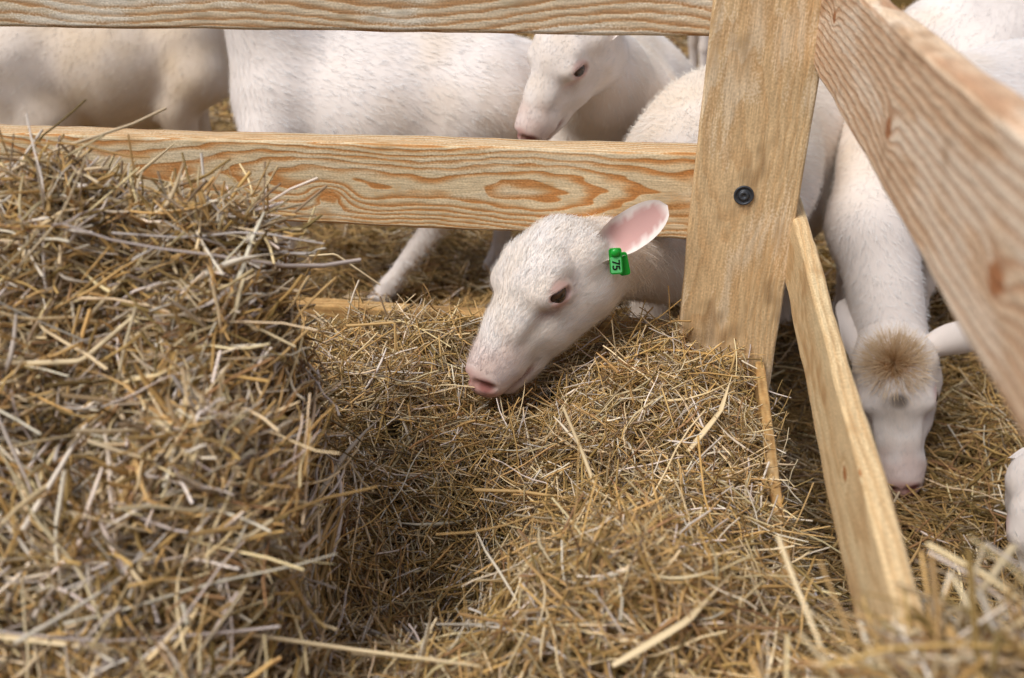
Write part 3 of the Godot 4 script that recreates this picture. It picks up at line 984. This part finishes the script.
func coat(root: Node3D, v: PackedVector3Array, n: PackedVector3Array, ix: PackedInt32Array, col: PackedColorArray, flow: PackedVector3Array, g: Dictionary, skin_end: int, head_at: int, eye_l: Vector3, eye_r: Vector3) -> void:
	var total: int = g.get("hairs", 9000)
	var cum := PackedFloat32Array()
	var s := 0.0
	for t in range(0, skin_end, 3):
		s += (v[ix[t + 1]] - v[ix[t]]).cross(v[ix[t + 2]] - v[ix[t]]).length() * (float(g.get("head_hair", 2.5)) if ix[t] >= head_at else 1.0)
		cum.append(s)
	var xs := []
	var cs := []
	var lenk: float = g.get("hair_len", 0.022)
	for k in total:
		var t := cum.bsearch(rng.randf() * s) * 3
		if t >= skin_end: continue
		var a := rng.randf()
		var b := rng.randf()
		if a + b > 1.0: a = 1.0 - a; b = 1.0 - b
		var p := v[ix[t]] * (1.0 - a - b) + v[ix[t + 1]] * a + v[ix[t + 2]] * b
		var nn := n[ix[t]]
		var c := col[ix[t]]
		if c.g < 0.56: continue
		if ix[t] >= head_at and ((p - eye_l).length() < 0.021 or (p - eye_r).length() < 0.021): continue
		var fl := flow[ix[t]] + Vector3(rng.randfn(0, 0.25), rng.randfn(0, 0.25), rng.randfn(0, 0.25))
		fl = (fl - nn * fl.dot(nn)).normalized()
		if fl.length_squared() < 0.5: continue
		var side := fl.cross(nn).normalized()
		var d := (fl + nn * rng.randf_range(0.08, 0.3)).normalized()
		var up := side.cross(d)
		var L := lenk * rng.randf_range(0.6, 1.25) * (0.6 if ix[t] >= head_at else 1.0)
		var wd: float = g.get("hair_w", 0.0011) * rng.randf_range(0.7, 1.2)
		xs.append(Transform3D(Basis(d * L, up * L, side * wd), p - nn * 0.001))
		var m := rng.randf_range(0.82, 1.12)
		cs.append(Color(c.r * m, c.g * m, c.b * m))
	hair_set(root, xs, cs)

func tuft(root: Node3D, hx: Transform3D, q: Dictionary) -> void:
	var xs := []
	var cs := []
	for k in 1700:
		var a := rng.randf() * TAU
		var r := pow(rng.randf(), 0.75) * 0.044
		var p := Vector3(q.x + cos(a) * r, 0.060 - r * r * 8.0, sin(a) * r)
		var d := Vector3(cos(a) * (0.1 + r * 24.0) - 0.05, 0.30, sin(a) * (0.1 + r * 24.0)).normalized()
		d = (d + Vector3(rng.randfn(0, 0.30), rng.randfn(0, 0.12), rng.randfn(0, 0.30))).normalized()
		var side := d.cross(Vector3.UP).normalized()
		var L := rng.randf_range(0.018, 0.048)
		var c := Color(0.40, 0.235, 0.10).lerp(Color(0.74, 0.60, 0.42), clampf(r / 0.040 * 0.8 + rng.randf_range(-0.25, 0.25), 0, 1))
		xs.append(hx * Transform3D(Basis(d * L, side.cross(d) * L, side * 0.0012), p - d * 0.006))
		cs.append(c)
	hair_set(root, xs, cs)

func ear_tag(root: Node3D, ex: Transform3D) -> void:
	var t := Node3D.new()
	t.name = "ear_tag"
	root.add_child(t)
	t.set_meta("label", "bright green plastic ear tag numbered 75")
	# hangs straight down from the ear, whatever way the ear points
	var at := ex * Vector3(0.022, 0.016, 0.012)
	var down := root.basis.inverse() * Vector3(0.10, -1, 0.02).normalized()
	var face := root.basis.inverse() * Vector3(-0.12, 0.15, 1.0)
	face = (face - down * face.dot(down)).normalized()
	t.transform = Transform3D(Basis((-down).cross(face) * 1.3, -down * 1.3, face * 1.3), at)
	var gm := StandardMaterial3D.new()
	gm.resource_name = "green_plastic"
	gm.albedo_color = Color(0.10, 0.62, 0.20)
	gm.roughness = 0.35
	var pm := StandardMaterial3D.new()
	pm.resource_name = "tag_print_panel"
	pm.albedo_color = Color(0.42, 0.85, 0.52)
	pm.roughness = 0.4
	var dm := StandardMaterial3D.new()
	dm.resource_name = "tag_print"
	dm.albedo_color = Color(0.04, 0.06, 0.05)
	dm.roughness = 0.6
	put("front_plate", slab(0.0135, 0.029, 0.0018, 0.003), gm, t, Transform3D(Basis(), Vector3(0, -0.010, 0.004)))
	put("rear_plate", slab(0.0115, 0.026, 0.0018, 0.003), gm, t, Transform3D(Basis(Vector3(0, 0, 1), 0.12), Vector3(0.0075, -0.0165, -0.003)))
	put("pin", lathe([Vector2(0.0045, 0), Vector2(0.0045, 0.002), Vector2(0.002, 0.003), Vector2(0, 0.003)], 14), gm, t, Transform3D(Basis(Vector3(1, 0, 0), PI / 2), Vector3(0, 0, 0.0048)))
	put("print_panel", slab(0.0112, 0.0175, 0.0004, 0.0008), pm, t, Transform3D(Basis(), Vector3(0, -0.0140, 0.0050)))
	var tx := TextMesh.new()
	var fnt := SystemFont.new()
	fnt.font_names = PackedStringArray(["Droid Sans"])
	fnt.font_weight = 700
	tx.font = fnt
	tx.text = "75"
	tx.font_size = 64
	tx.pixel_size = 0.000172
	tx.depth = 0.0004
	put("number", tx, dm, t, Transform3D(Basis(Vector3(0, 0, 1), -PI / 2), Vector3(0, -0.0140, 0.0055)))

func slab(w: float, h: float, d: float, r: float) -> ArrayMesh:
	# rounded plate facing +z
	var out := PackedVector2Array()
	for c in 4:
		var cx := (w * 0.5 - r) * (1 if c == 0 or c == 3 else -1)
		var cy := (h * 0.5 - r) * (1 if c < 2 else -1)
		for k in 5:
			var a := PI * 0.5 * (c + k / 4.0)
			out.append(Vector2(cx + r * cos(a), cy + r * sin(a)))
	var v := PackedVector3Array()
	var n := PackedVector3Array()
	var ix := PackedInt32Array()
	var m := out.size()
	for s in 2:
		var z := d * (0.5 - s)
		var b := v.size()
		v.append(Vector3(0, 0, z)); n.append(Vector3(0, 0, 1 - 2 * s))
		for p in out:
			v.append(Vector3(p.x, p.y, z)); n.append(Vector3(0, 0, 1 - 2 * s))
		for k in m:
			var k2 := (k + 1) % m
			if s == 0: ix.append_array([b, b + 1 + k2, b + 1 + k])
			else: ix.append_array([b, b + 1 + k, b + 1 + k2])
	var b2 := v.size()
	for p in out:
		for s in 2:
			v.append(Vector3(p.x, p.y, d * (0.5 - s))); n.append(Vector3(p.x, p.y, 0).normalized())
	for k in m:
		var a := b2 + k * 2
		var c := b2 + ((k + 1) % m) * 2
		ix.append_array([a, c, a + 1, c, c + 1, a + 1])
	return arr_mesh(v, n, ix)

func build_goats() -> void:
	# the goat that eats from the manger, its head under the lower rail
	goat({"label": "white goat with green ear tag eating hay under the lower rail", "seed": 1.0, "at": Vector2(0.47, -1.93), "heading": Vector2(-0.42, 0.90), "size": 1.04, "cream": 0.48, "mark": Vector3(0.12, 0.74, 0.03),
		"head": Vector3(0.083, 0.652, -1.2312), "fwd": Vector3(-0.623, -0.558, 0.548), "up": Vector3(-0.458, 0.828, 0.323), "head_size": 1.03, "head_cell": 0.003, "neck_bow": Vector3(0.02, -0.05, 0.02), "cell": 0.011,
		"ear_left": [Vector3(-0.9, 0.04, 0.48), Vector3(0.25, 0.7, 0.67)], "ear_right": [Vector3(-0.6, -0.75, 0.35), Vector3(0.6, 0.35, 0.0)], "ear_len": 0.112, "ear_wid": 0.054, "tag": true, "hairs": 60000, "head_hair": 7.0, "hair_len": 0.022, "hair_w": 0.0009})
	# left goat, its side behind the fence
	goat({"label": "cream goat standing sideways behind the far fence, leftmost of all", "seed": 12.0, "at": Vector2(-1.27, -3.12), "heading": Vector2(1.0, -0.12), "size": 1.10, "cream": 0.72, "fat": 1.05,
		"head": Vector3(-0.74, 1.16, -3.18), "fwd": Vector3(0.9, -0.35, -0.1), "up": Vector3(0.3, 1, 0), "hairs": 16000, "hair_w": 0.0016})
	# middle goat
	goat({"label": "bright white goat standing sideways behind the lower rail, centre left", "seed": 23.0, "at": Vector2(-0.345, -2.48), "heading": Vector2(-1.0, 0.06), "size": 1.04, "cream": 0.02, "fat": 1.08, "legs": [0.18, 0.14, 0.34, 0.02],
		"head": Vector3(-0.66, 1.14, -2.46), "fwd": Vector3(-0.9, -0.35, 0.1), "up": Vector3(-0.3, 1, 0), "hairs": 26000, "hair_w": 0.0015})
	# goat that looks over the lower rail
	goat({"label": "white goat lowering its pink nose just behind the lower rail", "seed": 34.0, "at": Vector2(0.265, -2.31), "heading": Vector2(-0.15, 0.95), "size": 1.04, "cream": 0.35,
		"ears": [Vector3(-0.95, 0.15, 0.3), Vector3(0.25, 0.7, 0.67)], "head": Vector3(0.1423, 0.864, -1.7936), "fwd": Vector3(-0.556, -0.768, 0.319), "up": Vector3(-0.486, 0.611, 0.625), "head_size": 1.0, "head_cell": 0.004, "hairs": 22000, "hair_w": 0.0012, "hair_len": 0.018})
	# goat right of the side fence, its head down
	goat({"label": "white goat with tawny topknot grazing behind the side fence's lower board", "seed": 45.0, "at": Vector2(1.06, -2.20), "heading": Vector2(-0.80, 0.58), "size": 0.98, "cream": 0.10, "spot": true,
		"head": Vector3(0.768, 0.245, -1.635), "fwd": Vector3(-0.12, -0.65, 0.74), "up": Vector3(-0.39, 0.71, 0.58), "head_size": 1.18, "head_cell": 0.004, "neck_bow": Vector3(-0.055, 0.04, 0.0), "cell": 0.012, "hairs": 30000, "hair_w": 0.0011, "hair_len": 0.018,
		"ear_left": [Vector3(-0.35, 0.15, 1.0), Vector3(-0.5, -0.4, 0.3)], "ear_right": [Vector3(-0.9, -0.2, 0.25), Vector3(-0.5, -0.4, 0.3)], "tuft": {"x": 0.030}})
	# goat in the top right corner
	goat({"label": "white goat standing in the top right, its back cut by the frame", "seed": 56.0, "at": Vector2(1.54, -2.85), "heading": Vector2(0.95, -0.3), "size": 1.08, "cream": 0.05, "fat": 1.05,
		"head": Vector3(2.17, 1.05, -3.1), "fwd": Vector3(0.9, -0.35, -0.1), "up": Vector3(0.3, 1, 0), "hairs": 16000, "hair_w": 0.0016})
	# goat at the right edge
	goat({"label": "white goat whose lowered face shows at the right edge under the rail", "seed": 67.0, "at": Vector2(1.30, -1.45), "heading": Vector2(-0.80, 0.5), "size": 0.96, "cream": 0.05,
		"ears": [Vector3(-0.4, -0.85, -0.35), Vector3(0.3, 0.6, 0.3)], "head": Vector3(0.760, 0.372, -1.05), "fwd": Vector3(-0.232, -0.70, 0.675), "up": Vector3(-0.521, 0.676, 0.522), "head_size": 1.02, "head_cell": 0.006, "hairs": 12000, "hair_w": 0.0013})
	# goat far behind the post
	goat({"label": "distant white goat whose leg shows between upper rail and post", "seed": 78.0, "at": Vector2(1.22, -5.2), "heading": Vector2(-1.0, 0.1), "size": 1.0, "cream": 0.2,
		"head": Vector3(0.72, 1.05, -5.15), "fwd": Vector3(-0.9, -0.35, 0.1), "up": Vector3(-0.3, 1, 0), "cell": 0.02, "head_cell": 0.009, "hairs": 2500, "hair_w": 0.002})

# ------------------------------------------------------------------ single stalks that can be told apart
func tube(pts: PackedVector3Array, r: float, flat: float) -> ArrayMesh:
	var c := Curve3D.new()
	for k in pts.size():
		var a := pts[maxi(k - 1, 0)]
		var b := pts[mini(k + 1, pts.size() - 1)]
		c.add_point(pts[k], (a - b) * 0.17, (b - a) * 0.17)
	var L := c.get_baked_length()
	var v := PackedVector3Array()
	var ix := PackedInt32Array()
	var rows := 20
	for k in rows + 1:
		var t := k / float(rows)
		var p := c.sample_baked(L * t)
		var d := (c.sample_baked(minf(L, L * t + 0.004)) - c.sample_baked(maxf(0, L * t - 0.004))).normalized()
		var s := d.cross(Vector3.UP if absf(d.y) < 0.9 else Vector3.RIGHT).normalized()
		var u := s.cross(d)
		var tw := t * 1.4
		var rr := r * (1.0 - 0.35 * t)
		if flat > 1.5: rr = r * (0.25 + sin(PI * clampf(0.1 + 0.88 * t, 0, 1)))
		for j in 6:
			var a := TAU * j / 6.0
			var q := Vector2(cos(a), sin(a) / flat).rotated(tw)
			v.append(p + (s * q.x + u * q.y) * rr)
		if k > 0:
			for j in 6:
				var o := k * 6
				var j2 := (j + 1) % 6
				ix.append_array([o - 6 + j, o + j, o - 6 + j2, o - 6 + j2, o + j, o + j2])
	return arr_mesh(v, smooth_normals(v, ix), ix)

func build_stalks() -> void:
	var list := [
		["pale upright hay stalk standing in front of the feeding goat", 1, 0.0028, 1.0, [[0.1, 0.48, -0.881], [0.082, 0.522, -0.913], [0.059, 0.573, -0.938]]],
		["broad pale dry leaf curled on the hay before the post", 1, 0.0050, 3.5, [[0.214, 0.498, -0.951], [0.262, 0.523, -1.002], [0.287, 0.545, -1.056]]],
		["straight golden stalk lying across the dip in the hay", 0, 0.0026, 1.0, [[-0.049, 0.472, -0.915], [0.006, 0.475, -0.907], [0.067, 0.484, -0.879]]],
		["long twisted pale blade along the bottom edge of the heap", 1, 0.0042, 2.5, [[-0.392, 0.655, -0.505], [-0.286, 0.650, -0.493], [-0.217, 0.600, -0.556], [-0.129, 0.570, -0.565], [-0.028, 0.612, -0.507]]],
		["broad whitish blade bent over the hay in the bottom middle", 1, 0.0048, 3.0, [[0.074, 0.590, -0.526], [0.135, 0.606, -0.555], [0.191, 0.590, -0.63]]],
		["thick pale stalk leaning on the left side of the heap", 4, 0.0026, 1.0, [[-0.378, 0.697, -0.57], [-0.361, 0.724, -0.604], [-0.348, 0.746, -0.645]]],
		["short golden stalk pointing down the front of the heap", 1, 0.0024, 1.0, [[-0.315, 0.690, -0.566], [-0.288, 0.680, -0.542], [-0.266, 0.660, -0.525]]],
		["wavy grey-white blade crossing the middle of the heap", 4, 0.0028, 2.0, [[-0.347, 0.687, -0.56], [-0.317, 0.698, -0.568], [-0.289, 0.707, -0.583], [-0.269, 0.714, -0.594], [-0.248, 0.704, -0.618]]],
		["long yellow stalk with upturned end at the heap's left edge", 1, 0.0028, 1.0, [[-0.443, 0.777, -0.691], [-0.365, 0.777, -0.694], [-0.331, 0.798, -0.737]]],
		["thin arched stalk reaching from the heap towards the goat's leg", 1, 0.0015, 1.0, [[-0.239, 0.734, -1.028], [-0.208, 0.736, -1.028], [-0.158, 0.694, -1.030]]],
		["bent golden straw folded at a right angle beside the manger board", 0, 0.0024, 1.0, [[-0.232, 0.57, -1.17], [-0.164, 0.574, -1.17], [-0.164, 0.538, -1.155]]],
		["white forked twig at the manger's side board", 4, 0.0014, 1.0, [[0.310, 0.492, -0.934], [0.292, 0.490, -0.896], [0.275, 0.490, -0.831]]],
		["feathery pale strand rising above the top of the heap", 1, 0.0020, 1.6, [[-0.409, 0.847, -0.922], [-0.375, 0.872, -0.935], [-0.347, 0.892, -0.956]]],
		["long blurred stalk rising from the loose hay at bottom right", 1, 0.0028, 1.4, [[0.325, 0.745, -0.475], [0.278, 0.748, -0.425], [0.225, 0.742, -0.40]]],
	]
	for q in list:
		var pts := PackedVector3Array()
		for p in q[4]: pts.append(Vector3(p[0], p[1], p[2]))
		var base := pts[0]
		for k in pts.size(): pts[k] -= base
		var m := StandardMaterial3D.new()
		m.resource_name = "dry_stalk"
		m.albedo_color = (HAY[q[1]] as Color).linear_to_srgb()
		m.roughness = 0.6
		var o := put("hay_stalk", tube(pts, q[2], q[3]), m)
		o.position = base
		tag(o, q[0], "stalk", "single stalks on the hay")
